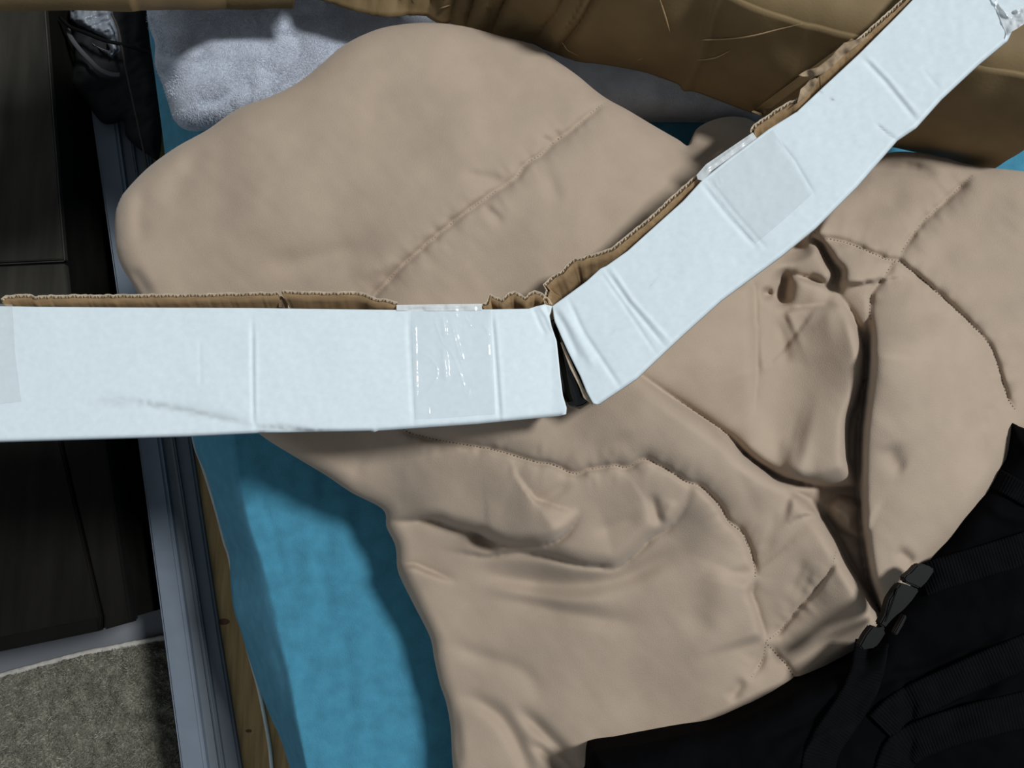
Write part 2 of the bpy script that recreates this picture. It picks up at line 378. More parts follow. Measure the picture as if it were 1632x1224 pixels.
# ------------------------------------------------------------------ comforter
BAG = [(1720, 690), (1660, 683), (1632, 680), (1611, 669), (1606, 690), (1604, 712), (1600, 730), (1590, 742), (1580, 764), (1545, 802), (1530, 820), (1510, 852), (1480, 886), (1455, 925), (1420, 975), (1398, 1010), (1380, 1040), (1340, 1066), (1272, 1096), (1230, 1118), (1150, 1155), (1090, 1168), (1000, 1186), (950, 1194), (940, 1202), (938, 1240), (935, 1330), (1740, 1330)]
OUT = [(183, 370), (184, 340), (190, 320), (201, 303), (235, 268), (280, 235), (330, 207), (380, 173), (440, 150), (480, 128), (518, 97), (545, 74), (580, 55), (620, 42), (680, 36), (740, 42), (800, 58), (845, 70), (880, 92), (920, 120), (950, 145), (972, 160), (1000, 175), (1040, 199), (1080, 222), (1098, 232), (1110, 206), (1140, 190), (1175, 186), (1205, 196), (1260, 240), (1330, 280), (1380, 258), (1420, 243), (1460, 243), (1500, 250), (1540, 261), (1575, 267), (1632, 273), (1720, 285), (1730, 600), (1700, 690), (1660, 740), (1640, 770), (1610, 810), (1560, 880), (1510, 940), (1450, 1020), (1410, 1090), (1290, 1145), (1160, 1205), (1100, 1222), (1000, 1240), (980, 1300), (735, 1300), (722, 1224), (718, 1160), (711, 1120), (701, 1090), (692, 1050), (685, 1015), (660, 965), (640, 925), (633, 905), (630, 870), (616, 840), (610, 812), (560, 785), (520, 758), (470, 728), (425, 700), (395, 675), (330, 610), (255, 530), (222, 472), (208, 448), (194, 425), (186, 400)]
BASE = [(300, 340, .62), (240, 400, .61), (450, 300, .635), (620, 200, .63), (700, 330, .65), (850, 300, .645), (900, 160, .615), (1000, 280, .64), (1050, 330, .655), (1000, 400, .655), (1090, 290, .635), (960, 645, .655), (1020, 640, .655), (500, 450, .62), (750, 450, .63), (950, 400, .63),
        (400, 600, .60), (700, 600, .63), (900, 620, .645), (550, 720, .59), (750, 780, .60), (900, 730, .62), (945, 690, .642), (1000, 700, .63), (500, 680, .61), (650, 680, .63), (800, 670, .642), (900, 660, .648), (1000, 620, .652), (1100, 530, .655), (1200, 430, .64), (1050, 665, .63),
        (660, 900, .515), (730, 900, .54), (700, 1010, .52), (800, 1000, .55), (900, 1100, .565), (740, 1150, .52), (820, 1150, .54), (640, 820, .53), (540, 745, .56), (1000, 1000, .575), (1100, 960, .595), (1000, 850, .585), (1050, 1140, .55),
        (1100, 700, .61), (1250, 860, .60), (1350, 980, .575), (1210, 1060, .565), (1060, 560, .645), (1150, 640, .61), (1280, 600, .60), (1290, 700, .595),
        (1340, 830, .53), (1440, 1030, .535), (1400, 1075, .54), (1480, 600, .635), (1450, 800, .625), (1430, 950, .60), (1420, 460, .625), (1500, 350, .615), (1600, 420, .62), (1400, 300, .58), (1640, 600, .595), (1240, 440, .575), (1150, 240, .53), (1190, 210, .50)]
SEAMS = [[(560, 512), (600, 468), (640, 425), (700, 372), (760, 325), (820, 285), (838, 262), (862, 246), (880, 230), (920, 200), (940, 182), (956, 170), (972, 160)],
         [(630, 672), (655, 690), (720, 705), (780, 715), (850, 735), (880, 740), (915, 755), (938, 748), (970, 743), (985, 742), (993, 746), (1006, 742), (1025, 731), (1050, 741), (1075, 755), (1090, 766), (1118, 777), (1145, 805), (1160, 830), (1180, 847), (1193, 872), (1204, 910), (1203, 922)],
         [(1297, 370), (1310, 378), (1345, 386), (1385, 401), (1410, 413), (1432, 416), (1446, 427), (1475, 450), (1530, 500), (1560, 530), (1580, 556), (1595, 600), (1604, 630), (1618, 655)],
         [(1428, 416), (1420, 424), (1405, 445), (1391, 465), (1387, 480), (1388, 512)],
         [(1432, 413), (1441, 394), (1465, 360), (1480, 345), (1530, 298), (1552, 278)],
         [(1332, 878), (1327, 900), (1315, 920), (1295, 945), (1275, 965), (1255, 990), (1240, 1008), (1220, 1022)],
         [(1220, 1022), (1235, 1040), (1255, 1062), (1270, 1085), (1277, 1096)],
         [(1221, 1024), (1215, 1050), (1200, 1076), (1193, 1086)]]
SEAM_D = [.0075, .0095, .010, .007, .007, .008, .008, .007]
# steps: points, high side (+1 = right hand of travel), height, edge radius px, reach px, fade-in, fade-out
STEPS = [([(965, 560), (1025, 603), (1060, 628), (1090, 648), (1130, 675), (1160, 697), (1190, 728), (1222, 752), (1250, 767), (1310, 777), (1340, 778)], 1, .040, 26, 130, .45, .35),
         ([(1198, 440), (1201, 470), (1203, 520), (1204, 570), (1202, 640), (1198, 680)], 1, .012, 20, 70, .1, .45),
         ([(1300, 448), (1322, 459), (1341, 478), (1356, 501), (1369, 531), (1379, 566), (1378, 600), (1368, 635), (1356, 665), (1352, 700), (1353, 735), (1364, 772)], 1, .034, 18, 95, .4, .1),
         ([(1300, 768), (1250, 762), (1215, 742), (1190, 724), (1150, 692)], 1, .016, 16, 60, .3, .3),
         ([(1370, 776), (1340, 776), (1310, 774), (1270, 766), (1240, 758)], 1, .024, 20, 80, .1, .3),
         ([(1388, 490), (1386, 540), (1383, 570), (1377, 640), (1371, 700), (1370, 780), (1375, 850), (1385, 920), (1396, 955), (1406, 985), (1426, 1012)], -1, .046, 13, 120, .15, .1),
         ([(1240, 765), (1270, 788), (1308, 822), (1332, 858), (1350, 893), (1372, 927), (1404, 975), (1424, 1006)], 1, .045, 26, 85, .42, .08),
         ([(600, 826), (640, 829), (690, 828), (720, 838), (760, 850), (785, 862), (815, 868), (840, 868), (862, 868), (885, 861), (905, 845), (921, 822), (923, 806)], -1, .026, 22, 75, .3, .18),
         ([(690, 872), (770, 886), (810, 880), (840, 880), (880, 887), (920, 898), (960, 903), (985, 902), (1012, 882), (1036, 857), (1062, 842), (1085, 818), (1106, 785)], -1, .018, 26, 60, .35, .25),
         ([(630, 907), (645, 902), (660, 901), (680, 909), (712, 922), (735, 930)], 1, .010, 9, 45, .02, .5),
         ([(1246, 498), (1270, 490), (1310, 488), (1345, 486)], 1, .007, 12, 50, .1, .3),
         ([(1256, 437), (1272, 441), (1308, 453), (1330, 462)], 1, .012, 9, 40, .1, .4),
         ([(1290, 376), (1309, 388), (1316, 401), (1328, 420), (1339, 433), (1337, 455), (1345, 474)], -1, .022, 16, 70, .1, .3),
         ([(1318, 460), (1328, 437), (1320, 420), (1310, 402), (1300, 384)], -1, .014, 14, 45, .2, .2),
         ([(1203, 922), (1196, 945), (1203, 965), (1212, 995), (1220, 1022)], 1, .014, 14, 60, .2, .15),
         ([(1093, 765), (1118, 777), (1145, 805), (1160, 830), (1180, 847), (1193, 872), (1204, 912)], 1, .008, 14, 50, .3, .1),
         ([(1255, 785), (1280, 792), (1302, 806), (1312, 820), (1304, 832)], 1, .012, 14, 40, .2, .2),
         ([(1316, 816), (1325, 800), (1342, 790), (1374, 804)], 1, .012, 12, 45, .2, .05),
         ([(1316, 816), (1340, 845), (1374, 864)], -1, .012, 12, 45, .2, .05)]
# soft valleys (negative) and ridges (positive): points, height, half width px
SOFT = [([(730, 900), (790, 918), (850, 928), (930, 930), (1000, 915), (1060, 890), (1120, 872)], -.011, 17),
        ([(745, 882), (850, 893), (930, 908), (985, 910), (1030, 885), (1080, 850)], .004, 12),
        ([(735, 925), (830, 945), (920, 958), (1020, 955)], .004, 14),
        ([(755, 946), (850, 964), (900, 977), (1000, 992), (1050, 985)], -.006, 14),
        ([(745, 848), (770, 862), (800, 877)], -.016, 12),
        ([(1034, 782), (1041, 802), (1048, 828), (1062, 842)], -.007, 9),
        ([(1058, 835), (1068, 812), (1075, 795)], .003, 9),
        ([(690, 1020), (720, 1027), (760, 1044), (835, 1072), (868, 1128)], -.004, 13),
        ([(720, 1100), (770, 1122), (806, 1152), (838, 1215), (850, 1260)], -.009, 13),
        ([(815, 1120), (855, 1156), (895, 1196), (940, 1236)], -.010, 11),
        ([(836, 1180), (866, 1198), (890, 1226), (910, 1260)], -.009, 9),
        ([(715, 1125), (725, 1170), (730, 1230)], -.006, 10),
        ([(1120, 875), (1142, 905), (1152, 950), (1148, 990), (1130, 1025), (1100, 1070), (1050, 1110)], .005, 30),
        ([(1090, 970), (1115, 990), (1130, 1020)], -.0015, 16),
        ([(1185, 1080), (1174, 1100), (1160, 1118)], -.006, 9),
        ([(1284, 885), (1270, 920), (1255, 950)], -.004, 10), ([(1295, 900), (1283, 930), (1268, 960)], -.003, 7),
        ([(1235, 800), (1232, 830), (1222, 870), (1208, 895)], -.0025, 11),
        ([(1160, 735), (1190, 780), (1215, 850)], -.002, 12),
        ([(1225, 505), (1240, 524), (1250, 560), (1252, 590)], -.005, 11),
        ([(1212, 520), (1213, 560), (1222, 600)], .004, 10),
        ([(1200, 650), (1230, 690), (1252, 750)], -.004, 22), ([(1256, 690), (1256, 758)], .004, 14),
        ([(1240, 425), (1249, 445), (1246, 470), (1242, 496)], -.026, 14), ([(1212, 470), (1235, 466)], -.02, 7),
        ([(1230, 390), (1262, 395), (1290, 378)], -.02, 16),
        ([(1413, 705), (1428, 738), (1446, 752)], -.006, 15), ([(1424, 878), (1440, 885), (1458, 902)], -.007, 9),
        ([(1395, 680), (1440, 660), (1500, 640)], -.003, 30),
        ([(1580, 640), (1573, 690)], -.004, 12), ([(1560, 640), (1590, 735)], .003, 10),
        ([(1380, 270), (1420, 262), (1460, 268), (1500, 280)], -.010, 12), ([(1436, 262), (1470, 268)], -.0025, 8),
        ([(1340, 345), (1400, 330), (1460, 315)], -.003, 20),
        ([(395, 425), (470, 420), (540, 404), (615, 392)], -.0045, 20), ([(555, 440), (590, 430), (640, 415)], .003, 15),
        ([(205, 425), (225, 452), (240, 478)], -.006, 9),
        ([(230, 280), (222, 330), (225, 400)], -.003, 14), ([(330, 225), (300, 270), (260, 330)], -.003, 18),
        ([(860, 222), (884, 226)], -.004, 6), ([(884, 205), (892, 225)], -.003, 5), ([(730, 275), (790, 287), (815, 290)], -.0035, 10), ([(840, 268), (875, 285), (890, 340)], -.003, 12),
        ([(765, 325), (790, 345), (805, 358)], -.003, 7),
        ([(880, 360), (915, 320), (960, 345), (985, 380)], -.002, 25),
        ([(940, 850), (990, 835), (1030, 820)], -.003, 12), ([(843, 800), (870, 795), (915, 763)], -.004, 10),
        ([(925, 752), (960, 715), (1030, 690)], -.003, 14), ([(520, 745), (600, 790), (700, 818)], -.002, 20),
        ([(560, 772), (580, 720), (600, 700)], -.0025, 12)]
def comf_z(U, V, d):
    top = idw(U, V, BASE, 75)
    wd = idw(U, V, [(183, 370, 34), (300, 230, 38), (500, 110, 58), (700, 50, 60), (950, 150, 50), (1100, 230, 45), (1500, 260, 42), (250, 520, 34), (620, 840, 24), (660, 960, 24), (710, 1120, 24), (730, 1250, 24), (560, 780, 28), (450, 715, 28), (1620, 700, 75), (1500, 900, 75), (1400, 1060, 75), (1100, 1210, 50)], 80)
    nb = np.exp(-(pdist(U, V, np.array(BAG[3:27], float))[0] / 80) ** 2)
    zr = .458 + np.maximum(0, top - .022 - .458) * (1 - nb)
    prof = np.sqrt(np.clip(1 - (1 - np.minimum(d / wd, 1)) ** 2.2, 0, 1))
    z = top.copy()
    for p, sd, h, r, wr, f0, f1 in STEPS:
        p = spline(p, 4); dd, s, t, *_ = pdist(U, V, p)
        win = np.clip(t / max(f0, 1e-3), 0, 1) * np.clip((1 - t) / max(f1, 1e-3), 0, 1); win = win * win * (3 - 2 * win)
        hi = np.sqrt(np.clip(1 - (1 - np.minimum(dd / r, 1)) ** 2, 0, 1)) * np.exp(-(dd / wr) ** 2)
        z += win * np.where(s * sd > 0, h * hi, -h * .25 * np.exp(-dd / 14))
        z -= win * h * .35 * np.exp(-dd / 5)
    for p, h, wv in SOFT:
        p = spline(p, 4); dd, s, t, *_ = pdist(U, V, p)
        win = np.clip(3 * np.minimum(t, 1 - t), 0, 1); win = win * win * (3 - 2 * win)
        z += h * win * np.exp(-(dd / wv) ** 2)
    for i, p in enumerate(SEAMS):
        p = spline(p, 4); dd, s, t, *_ = pdist(U, V, p)
        L = np.hypot(*np.diff(p, axis=0).T).sum()
        win = np.clip(L * np.minimum(t, 1 - t) / 30, .05, 1)
        pk = noise(t * L + 37 * (s > 0), dd * .35, 9, 40 + i) + .6 * noise(t * L + 11 * (s > 0), dd * .4, 19, 60 + i)
        z += win * (-SEAM_D[i] * np.exp(-dd / 15) - .0042 * np.exp(-(dd / 3.4) ** 2) + .0024 * pk * np.exp(-dd / 14) * np.clip(dd / 4, 0, 1))
    z += .0035 * noise(U, V, 110, 11) + .0009 * noise(U + .5 * V, V, 46, 12) + .0003 * noise(U - .6 * V, .7 * V, 21, 13)
    z = zr + (z - zr) * prof + .0012 * noise(U, V, 17, 14) * (1 - prof)
    return blur(z, 1)
com = empty('comforter', P(800, 600, Zm), 'peach quilted comforter heaped in folds on the blue mattress', 'comforter')
field('cover', OUT, comf_z, M['comforter'], com, 3, .006)
# stitching in the quilting grooves, its dark colour standing for groove shade
dep = bpy.context.evaluated_depsgraph_get
from mathutils.bvhtree import BVHTree
cov = bpy.data.objects['cover']; cl = np.array(com.location)
bv = BVHTree.FromPolygons([v.co.copy() for v in cov.data.vertices], [tuple(p.vertices) for p in cov.data.polygons])
camv = Vector((0, 0, CAM_Z)) - com.location
for p in SEAMS:
    p = resample(spline(p, 4), 5.5); p = p + np.stack([noise(p[:, 0], p[:, 1], 11, 3), noise(p[:, 0], p[:, 1], 11, 4)], 1) * .8
    hits = []
    for u, v in p:
        tgt = Vector(P(u, v, .3)) - com.location
        h = bv.ray_cast(camv, (tgt - camv).normalized())
        hits.append(np.array(h[0]) + cl if h[0] is not None else None)
    V_, F_ = [], []
    for i in range(0, len(hits) - 1):
        if hits[i] is None or hits[i + 1] is None: continue
        a, b2 = hits[i], hits[i] + (hits[i + 1] - hits[i]) * .72
        if np.linalg.norm(b2 - a) > .015 or np.linalg.norm(b2 - a) < 1e-5: continue
        tdir = (b2 - a) / np.linalg.norm(b2 - a); sd = np.cross(tdir, [0, 0, 1]); sd /= np.linalg.norm(sd) + 1e-9; sd *= .0006; up = np.array([0, 0, .0005])
        k = len(V_); mid = (a + b2) / 2
        V_ += [a - sd * .5 - up, a + sd * .5 - up, mid + sd + up * .6, mid - sd + up * .6, b2 + sd * .5 - up, b2 - sd * .5 - up]
        F_ += [(k, k + 1, k + 2, k + 3), (k + 3, k + 2, k + 4, k + 5)]
    o = mesh('shaded_seam_thread', V_, F_, M['thread'], com); o['label'] = 'quilting stitches darkened for the groove shade'

# ------------------------------------------------------------------ white plush pillow
PIL = [(225, -90), (233, 10), (239, 45), (247, 70), (247, 102), (258, 132), (267, 160), (276, 188), (290, 202), (312, 206), (336, 203), (420, 200), (600, 196), (900, 192), (1060, 191), (1160, 192), (1215, 188), (1260, 120), (1270, -90)]
def pil_z(U, V, d):
    prof = np.sqrt(np.clip(1 - (1 - np.minimum(d / 60, 1)) ** 2.2, 0, 1))
    z = .458 + .058 * prof
    for p, h, wv in (([(245, 80), (270, 118), (262, 150)], -.008, 9), ([(300, 170), (360, 155), (400, 140), (420, 150)], -.006, 11), ([(430, 100), (470, 70), (510, 50)], -.002, 22), ([(330, 90), (420, 60)], .002, 30), ([(366, 168), (385, 150), (398, 146)], .004, 7), ([(1000, 130), (1100, 150), (1160, 160)], -.004, 14)):
        dd, s, t, *_ = pdist(U, V, spline(p)); z += h * np.exp(-(dd / wv) ** 2) * np.clip(3 * np.minimum(t, 1 - t), 0, 1)
    return z + prof * (.003 * noise(U, V, 48, 31) + .0007 * noise(U, V, 14, 32) + .0003 * noise(U, V, 6, 33))
pil = empty('plush_pillow', P(600, 100, Zm), 'white plush pillow at the head of the bed, under the brown box', 'pillow')
field('cover', PIL, pil_z, M['plush'], pil, 4, .004)
n = 75000
uu = rng.uniform(225, 640, n); vv = rng.uniform(-30, 208, n); sp = spline(PIL, 4, True); k = inside(uu, vv, sp); uu, vv = uu[k], vv[k]
dd = pdist(uu, vv, sp, True)[0]; b = P(uu, vv, pil_z(uu, vv, dd)); n = len(b); a = rng.uniform(0, 6.283, n)
side = np.stack([np.cos(a), np.sin(a), 0 * a], 1) * .0003
la = 3 * noise(uu, vv, 38, 35)
lean = np.stack([.0022 * np.cos(la) + rng.normal(0, .0009, n), .0022 * np.sin(la) - .0006 + rng.normal(0, .0009, n), rng.uniform(.0006, .0018, n)], 1)
o = mesh('plush_pile', np.stack([b - side, b + side, b + lean], 1).reshape(-1, 3), np.arange(3 * n).reshape(n, 3), M['plush_fibre'], pil, False); o['kind'] = 'stuff'

# ------------------------------------------------------------------ brown cardboard box
bx = empty('cardboard_box', P(1100, 100, .56), 'large brown cardboard box with a creased side, behind the comforter', 'box')
zb, zh = .565, .148
bot = spline([(498, -4), (520, 3), (544, 11), (575, 19), (600, 25), (640, 28), (650, 26.5), (675, 28), (705, 37), (720, 37), (735, 45), (760, 52), (800, 62), (845, 70), (880, 80), (905, 88), (930, 96), (980, 104), (1050, 120), (1082, 130), (1090, 141), (1105, 142), (1150, 160), (1205, 181), (1240, 188), (1400, 226), (1575, 268)], 4)
nn = 260; B = resample(bot, n=nn)
Bw = P(B[:, 0], B[:, 1], zb)
f = np.linspace(0, 1, nn)
rows = []
for t in np.linspace(0, 1, 34):
    w_ = Bw.copy()
    lean = .17 * np.clip((880 - B[:, 0]) / 260, 0, 1)            # the crumpled left part leans back
    bow = .012 * np.sin(math.pi * t)
    w_[:, 1] += t * (lean + .012) - bow; w_[:, 0] -= 0
    w_[:, 2] = zb + zh * t * (1 - .45 * np.clip((880 - B[:, 0]) / 260, 0, 1))
    rows.append(w_)
G = np.stack(rows, 0)                                            # (34, nn, 3)
sU = np.broadcast_to(B[:, 0], G.shape[:2]); tT = np.broadcast_to(np.linspace(0, 1, 34)[:, None], G.shape[:2])
dsp = np.zeros(G.shape[:2])
for u0, k_, h, wv in ((628, 55, -.006, 7), (655, 60, .006, 8), (680, 62, -.008, 6), (700, 60, .005, 9), (716, 60, -.007, 6), (742, 62, -.010, 6), (760, 66, .005, 10), (782, 66, -.007, 7), (850, 60, -.005, 9), (868, 62, .004, 8), (884, 62, -.005, 6)):
    dsp += .6 * h * np.exp(-np.abs((sU - (u0 + k_ * tT)) / (wv * .75)) ** 1.2)
dsp *= .15 + .85 * np.clip(tT * 3, 0, 1)
dsp *= 3.2
dsp += .006 * np.clip(.5 - np.abs(noise(sU - 40 * tT, tT * 60, 20, 55)) * 3, 0, 1) * np.clip((900 - sU) / 100, .0, 1) * np.clip(tT * 4 + .3, 0, 1)
dsp += .004 * noise(sU, tT * 200, 60, 51) + .002 * noise(sU, tT * 200, 24, 52) * np.clip((900 - sU) / 150, .15, 1)
G[..., 1] -= dsp * .8; G[..., 2] += dsp * .5
fp = mesh('side_panel', G.reshape(-1, 3), grid_faces(34, nn)[:, ::-1], M['box'], bx)
so = fp.modifiers.new('solid', 'SOLIDIFY'); so.thickness = .004; so.offset = 0
dirt = np.zeros(G.shape[:2])
# project the panel back to pixels for its scratches
def px(w_):
    d = w_ - np.array([0, 0, CAM_Z]); f_ = d[..., 1] * st - d[..., 2] * ct; up = d[..., 1] * ct + d[..., 2] * st
    return 816 + FPX * d[..., 0] / f_, 612 - FPX * up / f_
def scratch(name, p, r, m, parent):
    hits = []
    bvv = BVHTree.FromPolygons([Vector(x) for x in G.reshape(-1, 3)], [tuple(map(int, q)) for q in grid_faces(34, nn)])
    o0 = Vector((0, 0, CAM_Z))
    for u, v in resample(spline(p, 4), 4):
        h = bvv.ray_cast(o0, (Vector(P(u, v, .3)) - o0).normalized())
        if h[0] is not None: hits.append(np.array(h[0] + (o0 - h[0]).normalized() * .0045))
    if len(hits) > 3: return tube(name, hits, 1.3 * r * np.sin(np.linspace(.3, 2.9, len(hits))), m, parent, 6)
M['scratch'] = mat('bare_scratch', (.42, .30, .17, 1), .9, .1)
for p in ([(1117, 64), (1160, 62), (1200, 57), (1240, 47), (1279, 38)], [(1112, 96), (1140, 92), (1165, 80)], [(1052, 0), (1060, 25), (1068, 52)], [(885, 60), (898, 70), (905, 80), (930, 92)], [(1010, 98), (1025, 92)], [(700, 14), (718, 8)]):
    scratch('scratch', p, .0006, M['scratch'], bx)
# pale strip on the corner fold, painting the light its ridge catches
tp = coons([(1198, 178), (1280, 118), (1357, 62)], [(1213, 184), (1295, 122), (1371, 68)], [(1198, 178), (1213, 184)], [(1357, 62), (1371, 68)], 40, 5)
zt_ = np.interp(tp[0], [1200, 1290, 1372], [zb + .006, zb + .085, zb + .155])
bvv = BVHTree.FromPolygons([Vector(x) for x in G.reshape(-1, 3)], [tuple(map(int, q)) for q in grid_faces(34, nn)])
pts = []
for u, v in zip(tp[0].ravel(), tp[1].ravel()):
    o0 = Vector((0, 0, CAM_Z)); dr = (Vector(P(u, v, .3)) - o0).normalized(); h = bvv.ray_cast(o0, dr)
    pts.append(np.array(h[0] - dr * .007) if h[0] is not None else P(u, v, zb + .1))
o = mesh('lit_crease_strip', pts, grid_faces(5, 40), M['lit_crease'], bx)
s2 = o.modifiers.new('solid', 'SOLIDIFY'); s2.thickness = .001; s2.offset = 0
# top panel, behind the top edge
T = G[-1][int(nn * .33):]; nT = len(T)
rows = [T + np.array([0, t * .30, .006 * math.sin(3 * t)]) + np.c_[np.zeros(nT), np.zeros(nT), .0025 * noise(T[:, 0] * 900, np.full(nT, t * 200.), 50, 5)] for t in np.linspace(0, 1, 10)]
o = mesh('top_panel', np.concatenate(rows), grid_faces(10, nT)[:, ::-1], M['box'], bx)
o.modifiers.new('solid', 'SOLIDIFY').thickness = .004
# right-hand side
R0 = np.stack([G[:, -1] + np.array([t * .05, t * .32, 0]) for t in np.linspace(0, 1, 8)], 1)
o = mesh('end_panel', R0.reshape(-1, 3), grid_faces(34, 8)[:, ::-1], M['box'], bx); o.modifiers.new('solid', 'SOLIDIFY').thickness = .004
q0 = G[0, 0]; rows = []  # extra panel added to stop light leaking past the flap
for t in np.linspace(0, 1, 6):
    rows.append(np.stack([q0 + np.array([.03 - sx * .42, .075 - sx * .02, -.02 + .20 * t]) for sx in np.linspace(0, 1, 12)]))
o = mesh('light_block_panel', np.concatenate(rows), grid_faces(6, 12), M['box'], bx); so = o.modifiers.new('solid', 'SOLIDIFY'); so.thickness = .004; so.offset = 0
# flap folded out to the left, its rise and unseen back shaped for shade
fe = resample([(-60, 19), (0, 18), (200, 16.5), (420, 14.5), (468, 13.5)], 4)
fzz = .565 + .19 * (1 - np.clip((fe[:, 0] - 215) / 150, 0, 1)) ** 1.5
A0 = P(fe[:, 0], fe[:, 1], fzz)
rows = [A0 + np.array([.0, .16 * t, .17 * t]) + np.c_[.14 * np.clip((fe[:, 0] - 380) / 90, 0, 1) * 1.5 * max(0, t - .05), np.zeros((len(fe), 2))] + np.c_[np.zeros((len(fe), 2)), .0015 * noise(fe[:, 0], 200 * t + 0 * fe[:, 0], 40, 9)] for t in np.linspace(0, 1, 14)]
o = mesh('flap', np.concatenate(rows), grid_faces(14, len(fe)), M['box'], bx); so = o.modifiers.new('solid', 'SOLIDIFY'); so.thickness = .004; so.offset = 0
o['label'] = 'flap folded out over the cabinet and pillow'

# ------------------------------------------------------------------ long white carton
ca = empty('white_carton', P(880, 500, .66), 'long torn white cardboard carton bent in the middle, lying across the comforter', 'carton')
ZC = .684
def car_z(U, V):
    r = np.clip((U - 880) / 750, 0, 1.2); r = r * r * .25 + r * .75
    return ZC + .078 * r
def front(name, top, bot, left, right, creases, marks, label):
    m_ = 80; n_ = int(max(np.hypot(*np.diff(np.array(top), axis=0).T).sum(), np.hypot(*np.diff(np.array(bot), axis=0).T).sum()) / 2.6)
    U, V = coons(top, bot, left, right, n_, m_)
    z = car_z(U, V) + .0006 * noise(U, V, 70, 71) + .00012 * noise(U, V, 12, 72)
    for p, h, wv in creases:
        dd, s, t, *_ = pdist(U, V, np.array(p, float)); win = np.clip(6 * np.minimum(t, 1 - t), .0, 1)
        z += h * win * np.exp(-(dd / wv) ** 2)
    dB = pdist(U, V, np.array(bot, float))[0]; z -= .004 * np.clip(1 - dB / 7, 0, 1) ** 2
    o = sheet(name, U, V, z, None, ca, .0028, [M['white'], M['kraft_edge']])
    dirt = np.zeros(U.shape)
    for p, a, wv in marks:
        dd, s, t, *_ = pdist(U, V, np.array(p, float)); win = np.clip(3 * np.minimum(t, 1 - t) + .15, 0, 1)
        dirt = np.maximum(dirt, a * win * np.exp(-(dd / wv) ** 2) * np.clip(.75 + .5 * noise(U, V, 7, 73), 0, 1))
    attr(o, 'dirt', dirt)
    o['label'] = label
    return o
LT = [(-60, 486), (0, 488), (60, 489), (200, 490), (400, 491), (560, 493), (640, 494), (780, 493), (843, 492), (855, 488), (868, 485), (880, 488)]
LB = [(-60, 707), (0, 705), (100, 702), (300, 696), (405, 691), (420, 690), (440, 690), (590, 687), (597, 689), (602, 687), (760, 676), (800, 672), (893, 663)]
LR = [(880, 488), (876, 503), (879, 520), (887, 543), (890, 570), (893, 600), (897, 630), (903, 650), (902, 660), (893, 663)]
front('front_panel', LT, LB, [(-60, 486), (-60, 707)], LR,
      [([(402, 500), (402, 580), (404, 670), (412, 692)], -.0011, 3.0), ([(408, 520), (408, 680)], .0006, 3), ([(318, 540), (320, 620)], -.0004, 3), ([(783, 494), (790, 580), (797, 680)], -.0012, 3.2), ([(789, 494), (796, 580), (803, 680)], .0005, 3),
       ([(650, 494), (654, 580), (660, 690)], -.0008, 3.5), ([(848, 488), (862, 520), (870, 535)], -.0010, 3), ([(858, 485), (872, 505), (882, 530)], .0012, 3), ([(868, 483), (882, 520)], -.0008, 2.5),
       ([(402, 690), (440, 680), (500, 690)], -.0015, 6), ([(230, 645), (330, 660), (400, 676)], -.0009, 9)],
      [([(170, 628), (230, 642), (300, 655), (345, 663), (402, 676)], .40, 6), ([(300, 652), (345, 664), (400, 675)], .35, 5), ([(404, 678), (450, 682), (505, 686), (540, 685)], .55, 4), ([(410, 690), (424, 688)], .8, 2), ([(640, 688), (655, 690)], .6, 2), ([(150, 636), (210, 645)], .15, 8)],
      'white face of the left half')
RT = [(880, 488), (905, 470), (935, 448), (957, 428), (966, 424), (1000, 400), (1060, 346), (1088, 321), (1120, 286), (1160, 254), (1205, 221), (1225, 206), (1270, 178), (1300, 150), (1370, 85), (1430, 25), (1460, -6), (1530, -80)]
RB = [(955, 645), (1015, 605), (1060, 562), (1100, 525), (1150, 480), (1245, 410), (1300, 365), (1365, 300), (1430, 225), (1460, 205), (1500, 160), (1560, 104), (1606, 66), (1614, 48), (1640, 22), (1720, -60)]
RL = [(880, 488), (884, 512), (896, 540), (905, 560), (915, 580), (925, 600), (935, 625), (945, 643), (955, 645)]
front('front_panel', RT, RB, RL, [RT[-1], RB[-1]],
      [([(903, 471), (930, 530), (985, 612), (992, 625)], -.0011, 4), ([(890, 485), (920, 535), (950, 590)], .0012, 7), ([(962, 425), (1000, 480), (1065, 558)], -.0010, 3), ([(970, 422), (1008, 478), (1074, 552)], .0008, 3), ([(954, 430), (990, 480), (1050, 570)], -.0006, 3), ([(880, 488), (900, 520), (925, 575)], -.0012, 5),
       ([(1116, 290), (1160, 345), (1210, 400)], -.0009, 4), ([(1128, 283), (1172, 340), (1225, 400)], -.0006, 3), ([(1238, 222), (1265, 255), (1300, 315)], -.0007, 3), ([(1370, 88), (1410, 130), (1465, 198)], -.0009, 3.5), ([(1377, 84), (1417, 126), (1470, 190)], .0005, 3), ([(1470, 110), (1500, 145)], -.0003, 3), ([(1290, 180), (1360, 165), (1400, 145)], -.0004, 5), ([(1395, 195), (1412, 210), (1430, 224)], -.0005, 2.2)],
      [([(1396, 196), (1408, 206), (1418, 216), (1428, 222)], .55, 1.3), ([(1322, 154), (1326, 158), (1330, 160)], 1.0, 1.7), ([(1269, 176), (1271, 179)], .9, 1.6), ([(1034, 458), (1050, 441)], .25, 1.5), ([(970, 535), (982, 525)], .15, 3), ([(1305, 143), (1312, 150)], .35, 1.5)],
      'white face of the right half')
